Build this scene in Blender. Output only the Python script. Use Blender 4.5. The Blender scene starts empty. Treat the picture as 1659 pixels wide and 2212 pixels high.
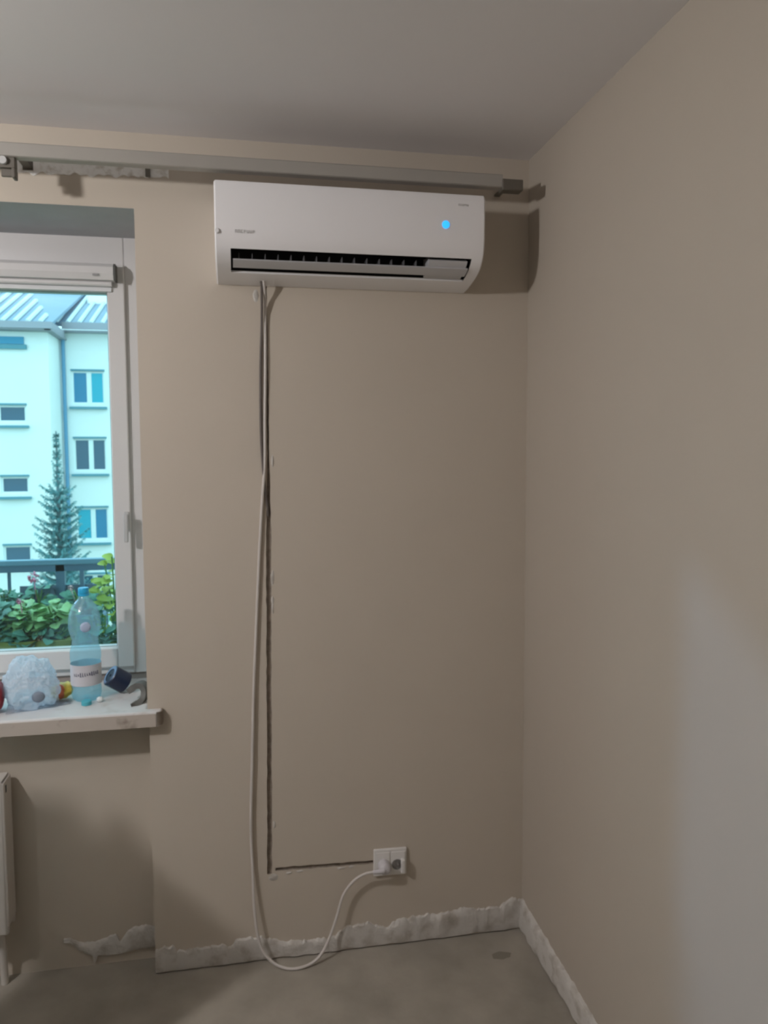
import bpy, bmesh, math, random
from mathutils import Vector, Matrix, noise
random.seed(7)
PI = math.pi
S = bpy.context.scene
COL = S.collection

# ------------------------------------------------------------------ camera
cam = bpy.data.cameras.new('camera')
cam.sensor_fit = 'VERTICAL'; cam.sensor_height = 36.0
cam.lens = 1685.5 / 2212 * 36.0
cam.clip_start = 0.02; cam.clip_end = 500
co = bpy.data.objects.new('camera', cam); COL.objects.link(co)
YAW, PITCH, ROLL = 0.1887, -0.0747, -0.0039
fw = Vector((math.sin(YAW)*math.cos(PITCH), math.cos(YAW)*math.cos(PITCH), math.sin(PITCH)))
rt = Vector((math.cos(YAW), -math.sin(YAW), 0)); up = rt.cross(fw)
r2 = math.cos(ROLL)*rt + math.sin(ROLL)*up; u2 = -math.sin(ROLL)*rt + math.cos(ROLL)*up
M = Matrix((r2, u2, -fw)).transposed().to_4x4()
M.translation = Vector((-0.9378, -2.426, 1.6216))
co.matrix_world = M
cam.dof.use_dof = True; cam.dof.focus_distance = 0.70; cam.dof.aperture_fstop = 15.0
S.camera = co

# ------------------------------------------------------------------ world, daylight, exposure
w = bpy.data.worlds.new('overcast_sky'); S.world = w; w.use_nodes = True
bg = w.node_tree.nodes['Background']
bg.inputs['Color'].default_value = (0.62, 0.94, 1.0, 1); bg.inputs['Strength'].default_value = 2.4
sd = bpy.data.lights.new('low_bright_sky', 'SUN'); sd.energy = 0.62; sd.angle = math.radians(3.0); sd.color = (0.38, 0.60, 1.0)
so = bpy.data.objects.new('low_bright_sky', sd); COL.objects.link(so)
el = math.radians(19.4); h = Vector((1, -0.765, 0)).normalized()
sdir = Vector((h.x*math.cos(el), h.y*math.cos(el), -math.sin(el)))
so.rotation_euler = sdir.to_track_quat('-Z', 'Y').to_euler()
BULB = (-2.45, -1.40, 2.26); BULB_STRENGTH = 690.0; BULB_COL = (1.0, 0.965, 0.95)
S.view_settings.view_transform = 'Standard'; S.view_settings.look = 'None'
S.view_settings.exposure = 0.0; S.view_settings.gamma = 1.0
S.view_settings.use_curve_mapping = False

# ------------------------------------------------------------------ materials
def mat(name, col, rough=0.6, metal=0.0, var=0.0, vscale=6.0, bump=0.0, bscale=60.0, spec=0.5, col2=None, c2lo=0.45, c2hi=0.6, detail=4.0):
    m = bpy.data.materials.new(name); m.use_nodes = True
    nt = m.node_tree; b = nt.nodes['Principled BSDF']
    b.inputs['Base Color'].default_value = (*col, 1); b.inputs['Roughness'].default_value = rough
    b.inputs['Metallic'].default_value = metal; b.inputs['Specular IOR Level'].default_value = spec
    tc = nt.nodes.new('ShaderNodeTexCoord')
    if var or col2:
        n = nt.nodes.new('ShaderNodeTexNoise'); n.inputs['Scale'].default_value = vscale; n.inputs['Detail'].default_value = detail
        nt.links.new(tc.outputs['Object'], n.inputs['Vector'])
        r = nt.nodes.new('ShaderNodeValToRGB')
        if col2:
            r.color_ramp.elements[0].position = c2lo; r.color_ramp.elements[1].position = c2hi
            r.color_ramp.elements[0].color = (*col, 1); r.color_ramp.elements[1].color = (*col2, 1)
        else:
            r.color_ramp.elements[0].position = .3; r.color_ramp.elements[1].position = .7
            r.color_ramp.elements[0].color = (*[c*(1-var) for c in col], 1); r.color_ramp.elements[1].color = (*[min(1, c*(1+var)) for c in col], 1)
        nt.links.new(n.outputs['Fac'], r.inputs['Fac']); nt.links.new(r.outputs['Color'], b.inputs['Base Color'])
    if bump:
        n2 = nt.nodes.new('ShaderNodeTexNoise'); n2.inputs['Scale'].default_value = bscale; n2.inputs['Detail'].default_value = 5
        nt.links.new(tc.outputs['Object'], n2.inputs['Vector'])
        bp = nt.nodes.new('ShaderNodeBump'); bp.inputs['Strength'].default_value = bump; bp.inputs['Distance'].default_value = 0.004
        nt.links.new(n2.outputs['Fac'], bp.inputs['Height']); nt.links.new(bp.outputs['Normal'], b.inputs['Normal'])
    return m
def emis(name, col, s):
    m = bpy.data.materials.new(name); m.use_nodes = True; b = m.node_tree.nodes['Principled BSDF']
    b.inputs['Base Color'].default_value = (*col, 1); b.inputs['Emission Color'].default_value = (*col, 1); b.inputs['Emission Strength'].default_value = s
    return m
def clear(name, tint, gloss=0.06, rough=0.02, diff=0.0, dcol=(1, 1, 1)):
    m = bpy.data.materials.new(name); m.use_nodes = True; nt = m.node_tree
    for n in list(nt.nodes): nt.nodes.remove(n)
    o = nt.nodes.new('ShaderNodeOutputMaterial'); t = nt.nodes.new('ShaderNodeBsdfTransparent'); t.inputs[0].default_value = (*tint, 1)
    g = nt.nodes.new('ShaderNodeBsdfGlossy'); g.inputs['Roughness'].default_value = rough
    mx = nt.nodes.new('ShaderNodeMixShader'); mx.inputs[0].default_value = gloss
    nt.links.new(t.outputs[0], mx.inputs[1]); nt.links.new(g.outputs[0], mx.inputs[2]); last = mx
    if diff:
        d = nt.nodes.new('ShaderNodeBsdfDiffuse'); d.inputs[0].default_value = (*dcol, 1)
        tl = nt.nodes.new('ShaderNodeBsdfTranslucent'); tl.inputs[0].default_value = (*dcol, 1)
        a = nt.nodes.new('ShaderNodeMixShader'); a.inputs[0].default_value = .5
        nt.links.new(d.outputs[0], a.inputs[1]); nt.links.new(tl.outputs[0], a.inputs[2])
        m2 = nt.nodes.new('ShaderNodeMixShader'); m2.inputs[0].default_value = diff
        nt.links.new(mx.outputs[0], m2.inputs[1]); nt.links.new(a.outputs[0], m2.inputs[2]); last = m2
    nt.links.new(last.outputs[0], o.inputs[0])
    return m

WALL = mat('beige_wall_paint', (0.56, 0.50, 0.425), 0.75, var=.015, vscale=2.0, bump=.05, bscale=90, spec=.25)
WALLR = mat('right_wall_dimmed_beige', (0.455, 0.405, 0.345), 0.75, var=.015, vscale=2.0, bump=.05, bscale=90, spec=.25)  # same beige paint, darkened so the right wall looks less lit
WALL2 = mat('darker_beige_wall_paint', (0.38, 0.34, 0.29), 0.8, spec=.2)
CEIL = mat('white_ceiling_paint', (0.80, 0.78, 0.79), 0.85, var=.01, vscale=2.0, spec=.2)
FLOOR = mat('bare_concrete_screed', (0.34, 0.31, 0.265), 0.9, var=.2, vscale=4.5, bump=.25, bscale=45, spec=.2, detail=6)
PLAST = mat('rough_white_plaster', (0.60, 0.575, 0.54), 0.95, col2=(0.42, 0.385, 0.34), c2lo=.48, c2hi=.72, vscale=22, bump=.6, bscale=120, spec=.1)
REVEAL = mat('grey_reveal_plaster', (0.47, 0.49, 0.52), 0.8, var=.05, vscale=8, spec=.2)
GROOVE = mat('raw_render_in_chase', (0.33, 0.28, 0.235), 0.95, var=.2, vscale=60, bump=.5, bscale=150, spec=.1)
PVC = mat('white_pvc', (0.66, 0.65, 0.655), 0.35, spec=.4)
PVCG = mat('grey_pvc_gasket', (0.16, 0.16, 0.16), 0.6)
ABS = mat('white_appliance_plastic', (0.88, 0.87, 0.89), 0.32, spec=.45)
ABS2 = mat('pale_grey_appliance_plastic', (0.55, 0.55, 0.57), 0.4)
DARK = mat('black_plastic', (0.018, 0.018, 0.02), 0.6)
INK = mat('pale_grey_print', (0.56, 0.55, 0.54), 0.6)
LED = emis('blue_indicator_light', (0.03, 0.42, 1.0), 1.05)
TRACK = mat('satin_grey_track', (0.36, 0.34, 0.31), 0.38, var=.03, spec=.5)
TRACKD = mat('dark_brown_bracket', (0.13, 0.115, 0.095), 0.5)
SILL = mat('dusty_white_sill', (0.66, 0.65, 0.65), 0.5, col2=(0.50, 0.46, 0.42), c2lo=.56, c2hi=.75, vscale=14, bump=.1, spec=.35)
SILLE = mat('shade_brown_sill_end', (0.22, 0.185, 0.15), 0.7, var=.2, vscale=40)  # brown is the shade at the sill's right end, put into the colour
CORD = mat('white_cable_sheath', (0.62, 0.58, 0.55), 0.45)
SOCK = mat('white_socket_plastic', (0.78, 0.76, 0.74), 0.35)
RAD = mat('white_radiator_enamel', (0.66, 0.62, 0.58), 0.4)
GLASS = clear('window_glass', (0.93, 0.98, 0.99), 0.035, 0.0)

# ------------------------------------------------------------------ helpers
def link(name, me, m=None, parent=None):
    o = bpy.data.objects.new(name, me); COL.objects.link(o)
    if m is not None:
        if not isinstance(m, (list, tuple)): m = [m]
        for k in m: me.materials.append(k)
    if parent is not None: o.parent = parent
    return o
def finish(name, bm, m, parent=None, smooth=False, bevel=0.0, seg=2, angle=40):
    bmesh.ops.recalc_face_normals(bm, faces=bm.faces)
    me = bpy.data.meshes.new(name); bm.to_mesh(me); bm.free()
    o = link(name, me, m, parent)
    if smooth or bevel:
        for p in me.polygons: p.use_smooth = True
        try: me.set_sharp_from_angle(angle=math.radians(angle))
        except Exception: pass
    if bevel:
        b = o.modifiers.new('bevel', 'BEVEL'); b.width = bevel; b.segments = seg; b.limit_method = 'ANGLE'; b.angle_limit = math.radians(35)
        b.harden_normals = False
    return o
def box(bm, x0, x1, y0, y1, z0, z1, mi=0, mx=None):
    v = [bm.verts.new(c) for c in ((x0,y0,z0),(x1,y0,z0),(x1,y1,z0),(x0,y1,z0),(x0,y0,z1),(x1,y0,z1),(x1,y1,z1),(x0,y1,z1))]
    if mx is not None:
        for q in v: q.co = mx @ q.co
    for f in ((0,3,2,1),(4,5,6,7),(0,1,5,4),(1,2,6,5),(2,3,7,6),(3,0,4,7)):
        bm.faces.new([v[i] for i in f]).material_index = mi
    return v
def prism(bm, prof, x0, x1, axis='x'):
    def P(a, b, t):
        return {'x': (t, a, b), 'y': (a, t, b), 'z': (a, b, t)}[axis]
    A = [bm.verts.new(P(a, b, x0)) for a, b in prof]; B = [bm.verts.new(P(a, b, x1)) for a, b in prof]
    n = len(prof)
    for i in range(n):
        bm.faces.new((A[i], A[(i+1) % n], B[(i+1) % n], B[i]))
    bm.faces.new(A); bm.faces.new(B[::-1])
def lathe(bm, prof, c=(0,0,0), n=32, mx=None, cap=True):
    rings = []
    for r, z in prof:
        ring = []
        for k in range(n):
            a = 2*PI*k/n; p = Vector((r*math.cos(a), r*math.sin(a), z))
            if mx is not None: p = mx @ p
            ring.append(bm.verts.new(p + Vector(c)))
        rings.append(ring)
    for i in range(len(rings)-1):
        for k in range(n):
            bm.faces.new((rings[i][k], rings[i][(k+1) % n], rings[i+1][(k+1) % n], rings[i+1][k]))
    if cap: bm.faces.new(rings[0][::-1]); bm.faces.new(rings[-1])
def catmull(pts, sub=10):
    P = [Vector(p) for p in pts]; P = [2*P[0]-P[1]] + P + [2*P[-1]-P[-2]]
    out = []
    for i in range(1, len(P)-2):
        for s in range(sub):
            t = s/sub; a, b, c, d = P[i-1], P[i], P[i+1], P[i+2]
            out.append(0.5*((2*b)+(-a+c)*t+(2*a-5*b+4*c-d)*t*t+(-a+3*b-3*c+d)*t**3))
    out.append(P[-2]); return out
def tube(bm, pts, r, n=10, rad=None):
    rings = []
    for i, p in enumerate(pts):
        t = (pts[min(i+1, len(pts)-1)] - pts[max(i-1, 0)]).normalized()
        a = Vector((0, 1, 0)) if abs(t.y) < .9 else Vector((1, 0, 0))
        u = t.cross(a).normalized(); v = t.cross(u)
        rr = rad[i] if rad else r
        rings.append([bm.verts.new(p + rr*(u*math.cos(2*PI*k/n) + v*math.sin(2*PI*k/n))) for k in range(n)])
    for i in range(len(rings)-1):
        for k in range(n): bm.faces.new((rings[i][k], rings[i][(k+1) % n], rings[i+1][(k+1) % n], rings[i+1][k]))
    bm.faces.new(rings[0][::-1]); bm.faces.new(rings[-1])
def carve(o, cutters):
    """boolean the cutter meshes out of o, apply, and remove the cutters"""
    tmp = []
    for bm in cutters:
        bmesh.ops.recalc_face_normals(bm, faces=bm.faces)
        me = bpy.data.meshes.new('cut'); bm.to_mesh(me); bm.free()
        me.materials.append(o.data.materials[0]); 
        c = bpy.data.objects.new('cut', me); COL.objects.link(c); tmp.append(c)
        if o.parent: c.matrix_world = o.parent.matrix_world.copy()
        md = o.modifiers.new('b', 'BOOLEAN'); md.operation = 'DIFFERENCE'; md.object = c; md.solver = 'EXACT'
        try: md.material_mode = 'TRANSFER'
        except Exception: pass
    bpy.context.view_layer.update()
    dg = bpy.context.evaluated_depsgraph_get()
    me = bpy.data.meshes.new_from_object(o.evaluated_get(dg)); old = o.data
    o.modifiers.clear(); o.data = me
    for c in tmp:
        m_ = c.data; bpy.data.objects.remove(c); bpy.data.meshes.remove(m_)
    return o
def new(): return bmesh.new()
def thing(name, label, cat, loc=(0,0,0), rz=0.0, group=None):
    o = bpy.data.objects.new(name, None); COL.objects.link(o); o.empty_display_size = .05
    o.location = loc; o.rotation_euler = (0, 0, rz); o['label'] = label; o['category'] = cat
    if group: o['group'] = group
    bpy.context.view_layer.update()
    return o
def tag(o, label, cat, group=None, kind=None):
    o['label'] = label; o['category'] = cat
    if group: o['group'] = group
    if kind: o['kind'] = kind
    return o
def structure(o, label=None):
    o['kind'] = 'structure'
    if label: o['label'] = label
    return o
def child(name, bm, m, parent, **k):
    """bm given in world coordinates, parent may sit anywhere"""
    if parent.parent: bpy.context.view_layer.update()
    bmesh.ops.transform(bm, matrix=parent.matrix_world.inverted(), verts=bm.verts)
    return finish(name, bm, m, parent, **k)
def N(x, y=0.0, z=0.0): return noise.noise(Vector((x, y, z)))

# ------------------------------------------------------------------ room shell
HZ = 2.55; XL = -3.9; YB = -4.3
bm = new(); box(bm, XL-.2, .2, YB-.2, .08+.37, -.2, 0); structure(finish('floor', bm, FLOOR), 'bare grey concrete floor with dusty stains')
bm = new(); box(bm, XL-.2, .2, YB-.2, .45, HZ, HZ+.25); structure(finish('ceiling', bm, CEIL), 'plain off-white ceiling')
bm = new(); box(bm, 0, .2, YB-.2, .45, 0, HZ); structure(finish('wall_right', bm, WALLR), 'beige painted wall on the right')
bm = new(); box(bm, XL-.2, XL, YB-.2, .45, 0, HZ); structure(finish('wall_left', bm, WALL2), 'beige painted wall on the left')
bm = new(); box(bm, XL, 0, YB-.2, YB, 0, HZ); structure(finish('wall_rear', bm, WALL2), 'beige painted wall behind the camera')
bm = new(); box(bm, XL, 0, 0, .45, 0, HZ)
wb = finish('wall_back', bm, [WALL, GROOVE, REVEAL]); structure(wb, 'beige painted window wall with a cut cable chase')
WX0, WX1, WZ0, WZ1 = -2.78, -1.212, .80, 2.336
c1 = new(); box(c1, WX0, WX1, -.1, .6, WZ0, WZ1)
c2 = new(); box(c2, WX0, WX1+.004, -.1, .08, -.1, WZ0+.0005)
# cable chase: ragged vertical and horizontal channel
def jit(t, s): return .0022*N(t*38, s) + .001*N(t*130, s)
c3 = new(); L = []; R_ = []
nz = 90
for i in range(nz+1):
    z = .283 + (2.135-.283)*i/nz; xc = -.833 - .018*(1-(z-.28)/1.85) if z < 1.6 else -.8355
    if z < 1.6: xc = -.851 + (z-.28)/(1.6-.28)*.0155
    wd = .0075 if z < 1.42 else .0075-.0045*min(1,(z-1.42)/.15)
    L.append((xc-wd+jit(z, 1.3), z)); R_.append((xc+wd+jit(z, 7.7), z))
prism(c3, L + R_[::-1], -.02, .010, axis='y')
c4 = new(); T = []; B_ = []
for i in range(41):
    x = -.832 + (-.512+.832)*i/40; zc = .297 - .009*i/40
    T.append((x, zc+.0062+jit(x, 3.1))); B_.append((x, zc-.0055+jit(x, 9.2)))
prism(c4, T + B_[::-1], -.02, .009, axis='y')
carve(wb, [c1, c2, c3, c4])
idx = []
for p in wb.data.polygons:
    c = p.center; k = 0
    if -.9 < c.x < -.5 and .0008 < c.y < .03 and .2 < c.z < 2.2: k = 1
    if p.normal.z < -.9 and 2.3 < c.z < 2.35 and c.x < -1.2: k = 2
    idx.append(k)
wb.data.materials.clear()
for m_ in (WALL, GROOVE, REVEAL): wb.data.materials.append(m_)
for p, k in zip(wb.data.polygons, idx): p.material_index = k

# filler patches along the chase
def blob(name, x, z, rx, rz_, d, parent, m=PLAST, seed=0, y=0.0):
    bm = new(); n = 16; c = bm.verts.new((x, y-d, z)); r1 = []; r2_ = []
    for k in range(n):
        a = 2*PI*k/n; q = 1+.35*N(math.cos(a)*1.7+seed, math.sin(a)*1.7)
        r1.append(bm.verts.new((x+rx*.6*q*math.cos(a), y-d*.8, z+rz_*.6*q*math.sin(a))))
        r2_.append(bm.verts.new((x+rx*q*math.cos(a), y+.0005, z+rz_*q*math.sin(a))))
    for k in range(n):
        j = (k+1) % n
        bm.faces.new((c, r1[k], r1[j])); bm.faces.new((r1[k], r2_[k], r2_[j], r1[j]))
    return finish(name, bm, m, parent, smooth=True, angle=60)
for i, (x, z, rx, rz_) in enumerate([(-.838,.272,.017,.012), (-.79,.281,.012,.0045), (-.755,.283,.014,.0045), (-.62,.279,.017,.004), (-.588,.280,.009,.005),
        (-.828,1.236,.0055,.026), (-.829,1.168,.005,.014), (-.829,1.14,.004,.02), (-.834,.445,.0045,.014), (-.823,1.60,.004,.02), (-.866,2.098,.009,.02)]):
    blob('filler_patch', x, z, rx, rz_, .0025, wb, seed=i*3.1)

# rough plaster left where the skirting boards were pulled off
def ragged(name, P0, P1, nrm, topf, botf, thf, n=160, m=PLAST):
    bm = new(); P0 = Vector(P0); P1 = Vector(P1); nrm = Vector(nrm); rows = []
    Lg = (P1-P0).length
    for i in range(n+1):
        t = i/n; p = P0.lerp(P1, t); s = t*Lg; tp = topf(s); bt = botf(s); th = thf(s)
        row = []
        for j, (f, q) in enumerate([(0, 0), (.02, .8), (.25, 1.0), (.5, .9), (.75, .95), (.95, .6), (1, 0)]):
            zz = bt + (tp-bt)*f
            off = th*q*(1+.55*N(s*26, zz*60, j*.3)) if q else -.002
            row.append(bm.verts.new(p + nrm*off + Vector((0, 0, zz))))
        rows.append(row)
    for i in range(n):
        for j in range(6): bm.faces.new((rows[i][j], rows[i+1][j], rows[i+1][j+1], rows[i][j+1]))
    bm.faces.new(rows[0]); bm.faces.new(rows[-1][::-1])
    return finish(name, bm, m, smooth=True, angle=50)
def interp(tab):
    def f(s):
        for (a, va), (b, vb) in zip(tab, tab[1:]):
            if s <= b: return va + (vb-va)*max(0, (s-a))/(b-a)
        return tab[-1][1]
    return f
tb = interp([(0,.078),(.03,.084),(.055,.088),(.065,.066),(.2,.07),(.235,.06),(.25,.083),(.33,.08),(.4,.055),(.5,.05),(.56,.05),(.6,.082),(.68,.086),(.73,.06),(.78,.086),(.86,.09),(.93,.088),(1.0,.10),(1.05,.088),(1.13,.09),(1.17,.115),(1.208,.105)])
structure(ragged('baseboard_back', (-1.208,0,0), (-.001,0,0), (0,-1,0), lambda s: tb(s)+.009*N(s*60,2)+.005*N(s*160,5), lambda s: .004+max(0,.006*N(s*14,9)), lambda s: .010+.003*N(s*20,4), 260), 'rough white plaster band along the foot of the window wall')
structure(ragged('baseboard_right', (0,-.004,0), (0,-1.6,0), (-1,0,0), lambda s: (.108-.03*min(1,s/.7))+.010*N(s*30,12)+.004*N(s*110,5), lambda s: .004, lambda s: .013+.004*N(s*12,14), 260), 'rough white plaster band along the foot of the right wall')
nt_ = interp([(0,.10),(.02,.098),(.05,.08),(.09,.078),(.13,.088),(.155,.098),(.17,.07),(.19,.098),(.21,.113),(.25,.115),(.283,.105)])
nb_ = interp([(0,.088),(.02,.085),(.05,.055),(.085,.035),(.09,.004),(.1,.03),(.14,.03),(.2,.034),(.283,.04)])
structure(ragged('baseboard_niche', (-1.493,.08,0), (-1.212,.08,0), (0,-1,0), lambda s: nt_(s)+.004*N(s*90,2), lambda s: nb_(s)+.003*N(s*80,8), lambda s: .010, 90), 'chipped plaster band at the foot of the wall niche below the window')
# rough plaster scar high on the wall, in line with the curtain track
SCAR = mat('dry_white_scar_plaster', (.85,.84,.82), .95, col2=(.6,.57,.52), c2lo=.5, c2hi=.7, vscale=50, bump=.6, bscale=150)
sc = ragged('plaster_scar', (-1.56,0,2.42), (-1.112,0,2.432), (0,-1,0), lambda s: .036+.006*N(s*40,2), lambda s: -.004+.010*N(s*45,8), lambda s: .004, 120, SCAR)
sc.parent = wb; sc['label'] = 'rough unpainted plaster scar in the shade of the curtain track'

# ------------------------------------------------------------------ window
win = bpy.data.objects.new('window_1', None); COL.objects.link(win); win.location = (-1.99, .36, .83); win['kind'] = 'structure'; win['label'] = 'white plastic casement window in the back wall'
bpy.context.view_layer.update()
FY = .33
def frame_ring(bm, x0, x1, z0, z1, wl, wr, wb_, wt, y0, y1):
    box(bm, x0, x0+wl, y0, y1, z0, z1); box(bm, x1-wr, x1, y0, y1, z0, z1)
    box(bm, x0+wl, x1-wr, y0, y1, z0, z0+wb_); box(bm, x0+wl, x1-wr, y0, y1, z1-wt, z1)
bm = new(); frame_ring(bm, WX0-.01, WX1+.01, .872, 2.345, .06, .085, .05, .105, FY, FY+.075); box(bm, -2.46, -2.38, FY, FY+.075, .9, 2.24)
child('window_frame', bm, PVC, win, bevel=.004)
for (a, b_) in ((-2.735, -2.445), (-2.395, -1.285)):
    bm = new(); frame_ring(bm, a, b_, .898, 2.245, .055, .055, .066, .088, FY-.018, FY+.055)
    frame_ring(bm, a+.045, b_-.045, .954, 2.167, .012, .012, .012, .012, FY-.010, FY+.05)
    s_ = child('window_sash', bm, PVC, win, bevel=.004)
    bm = new(); frame_ring(bm, a+.055, b_-.055, .962, 2.159, .005, .005, .005, .005, FY+.006, FY+.012)
    child('gasket', bm, PVCG, s_)
    bm = new(); box(bm, a+.05, b_-.05, FY+.018, FY+.022, .955, 2.165); box(bm, a+.05, b_-.05, FY+.036, FY+.040, .955, 2.165)
    child('window_pane', bm, GLASS, s_)
bm = new(); box(bm, -1.305, -1.289, FY-.028, FY-.018, 1.365, 1.43); box(bm, -1.302, -1.292, FY-.052, FY-.028, 1.405, 1.42); box(bm, -1.304, -1.290, FY-.058, FY-.044, 1.33, 1.425)
child('window_handle', bm, mat('silver_white_handle', (.5,.5,.51), .35), win, bevel=.003)
bm = new(); box(bm, WX0-.03, WX1+.02, FY+.09, .52, .79, .81)
structure(finish('trim_1', bm, mat('zinc_outer_ledge', (.35,.37,.4), .5)), 'outer window ledge')
bm = new(); box(bm, WX0, WX1, FY+.012, FY+.08, .8485, .8715); child('foam_joint', bm, mat('brown_joint_filler', (.30,.26,.24), .9), win)
# roller blind on the top of the sash
rb = thing('roller_blind', 'white roller blind cassette clipped along the top of the right window sash', 'blind', (-1.62, .30, 2.16))
pr = [(FY-.018, 2.238), (FY-.055, 2.238), (FY-.068, 2.226), (FY-.070, 2.205), (FY-.06, 2.186), (FY-.018, 2.186)]
bm = new(); prism(bm, pr, -2.37, -1.312); child('cassette', bm, PVC, rb, smooth=True, angle=25)
bm = new(); prism(bm, [(a-.001 if a < FY-.02 else a, z_) for a, z_ in pr], -1.312, -1.306); child('end_cap', bm, mat('dark_grey_end_cap', (.10,.10,.095), .6), rb)
bm = new(); tube(bm, [Vector((-2.36, FY-.034, 2.178)), Vector((-1.322, FY-.034, 2.178))], .009, 12); child('bottom_bar', bm, PVC, rb, smooth=True)
bm = new(); box(bm, -2.36, -1.325, FY-.026, FY-.024, 2.155, 2.19); child('blind_fabric', bm, mat('white_blind_fabric', (.68,.7,.72), .8), rb)
bm = new(); box(bm, -1.375, -1.357, FY-.0725, FY-.069, 2.196, 2.202); child('maker_mark', bm, mat('grey_mark', (.3,.3,.31), .6), rb)

# sill
sl = thing('window_sill', 'long white window sill with rounded front corner and dusty worn edge', 'window sill', (-1.95, .1, .825))
bm = new(); prof = [(-2.86, .0), (-2.86, -.02), (-2.845, -.035)]
for k in range(7):
    a = PI/2*k/6; prof.append((-1.183+.015*math.sin(a), -.020-.015*math.cos(a)))
prof += [(-1.168, -.0005), (-1.213, -.0005), (-1.213, .40), (-2.779, .40), (-2.779, .0)]
prism(bm, prof, .8005, .848, axis='z'); child('sill_board', bm, SILL, sl, bevel=.006, seg=3)
bm = new(); box(bm, -2.84, -1.185, -.0368, -.034, .802, .8415); child('front_edge', bm, mat('worn_beige_edge', (.50,.445,.395), .7, col2=(.30,.25,.21), c2lo=.58, c2hi=.70, vscale=16), sl)
bm = new(); pr2 = []
for k in range(7):
    a = PI/2*k/6; pr2.append((-1.183+.0165*math.sin(a), -.020-.0165*math.cos(a)))
pr2 += [(-1.1665, -.0005), (-1.172, -.0005)]
for k in range(7):
    a = PI/2*(1-k/6); pr2.append((-1.183+.011*math.sin(a), -.020-.011*math.cos(a)))
prism(bm, pr2, .805, .846, axis='z'); child('end_cap', bm, SILLE, sl)['label'] = 'sill end cap with its shade painted brown'

# small dark stain on the screed
fl = bpy.data.objects['floor']; bm = new(); cc = bm.verts.new((-.118, -.128, .0009)); ring = []
for k in range(24):
    a = 2*PI*k/24; q = 1+.35*N(math.cos(a)*1.5+4, math.sin(a)*1.5)
    ring.append(bm.verts.new((-.118+.030*q*math.cos(a), -.128+.020*q*math.sin(a), .0005)))
for k in range(24): bm.faces.new((cc, ring[k], ring[(k+1) % 24]))
finish('stain', bm, mat('damp_screed_stain', (.22,.20,.165), .9), fl)
# ------------------------------------------------------------------ air conditioner
ac = thing('air_conditioner', 'white wall-mounted air conditioner with a blue light, running, high on the window wall', 'air conditioner', (-.597, 0, 2.127))
PROF = [(0, 2.366), (-.02, 2.368), (-.190, 2.368), (-.202, 2.364), (-.207, 2.354), (-.2075, 2.30), (-.206, 2.24), (-.2025, 2.215), (-.197, 2.199), (-.188, 2.183), (-.176, 2.171), (-.156, 2.159), (-.132, 2.150), (-.104, 2.143), (-.076, 2.137), (-.03, 2.129), (-.001, 2.127), (-.001, 2.366)]
PROF = PROF[1:-1] + [(-.001, 2.366)]
def scaled(pf, d):
    cy, cz = -.10, 2.25
    return [(cy+(y-cy)*(1-d/.1), cz+(z-cz)*(1-d/.12)) if y < -.002 else (y, cz+(z-cz)*(1-d/.12)) for y, z in pf]
bm = new(); prism(bm, PROF, -.966, -.226)
body = child('body', bm, [ABS, DARK], ac)
cut = new(); prism(cut, [(-.25, 2.187), (-.19, 2.187), (-.06, 2.225), (-.06, 2.155), (-.099, 2.148), (-.099, 2.09), (-.25, 2.09)], -.938, -.248)
# cutter coordinates are world; the body lives in the thing's space
bmesh.ops.transform(cut, matrix=ac.matrix_world.inverted(), verts=cut.verts)
carve(body, [cut])
if len(body.data.materials) < 2: body.data.materials.append(DARK)
for p in body.data.polygons:
    c = ac.matrix_world @ p.center
    inside = -.945 < c.x < -.24 and -.2 < c.y < -.055 and 2.12 < c.z < 2.23 and not (abs(p.normal.x) < .5 and p.normal.y < -.1 and c.y > -.1 and c.z < 2.146)
    if inside and p.area < .2:
        n_ = p.normal
        # faces of the cavity look inward
        if (abs(n_.x) > .9) or (n_.z < -.5 and c.y > -.19 and c.z > 2.19) or (n_.y < -.9 and c.y > -.12) or n_.z > .5: p.material_index = 1
for p in body.data.polygons: p.use_smooth = True
body.data.set_sharp_from_angle(angle=math.radians(32))
for (a, b_) in ((-.980, -.966), (-.226, -.212)):
    bm = new(); out = a if a < -.5 else b_; inn = b_ if a < -.5 else a
    rings = []
    for x, d in ((inn, 0), (out + (.004 if a < -.5 else -.004), 0.0), (out, .004)):
        rings.append([bm.verts.new((x, y, z)) for y, z in scaled(PROF, d)])
    n = len(PROF)
    for i in range(2):
        for k in range(n): bm.faces.new((rings[i][k], rings[i][(k+1) % n], rings[i+1][(k+1) % n], rings[i+1][k]))
    bm.faces.new(rings[0]); bm.faces.new(rings[2][::-1])
    child('side_cap', bm, ABS, ac, smooth=True, angle=32)
bm = new(); lathe(bm, [(.0070, 0), (.0068, .003), (.005, .0045)], n=20, mx=Matrix.Translation((-.9735, -.2058, 2.228)) @ Matrix.Rotation(PI/2, 4, 'X')); child('screw_cap', bm, ABS, ac, smooth=True)
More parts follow.
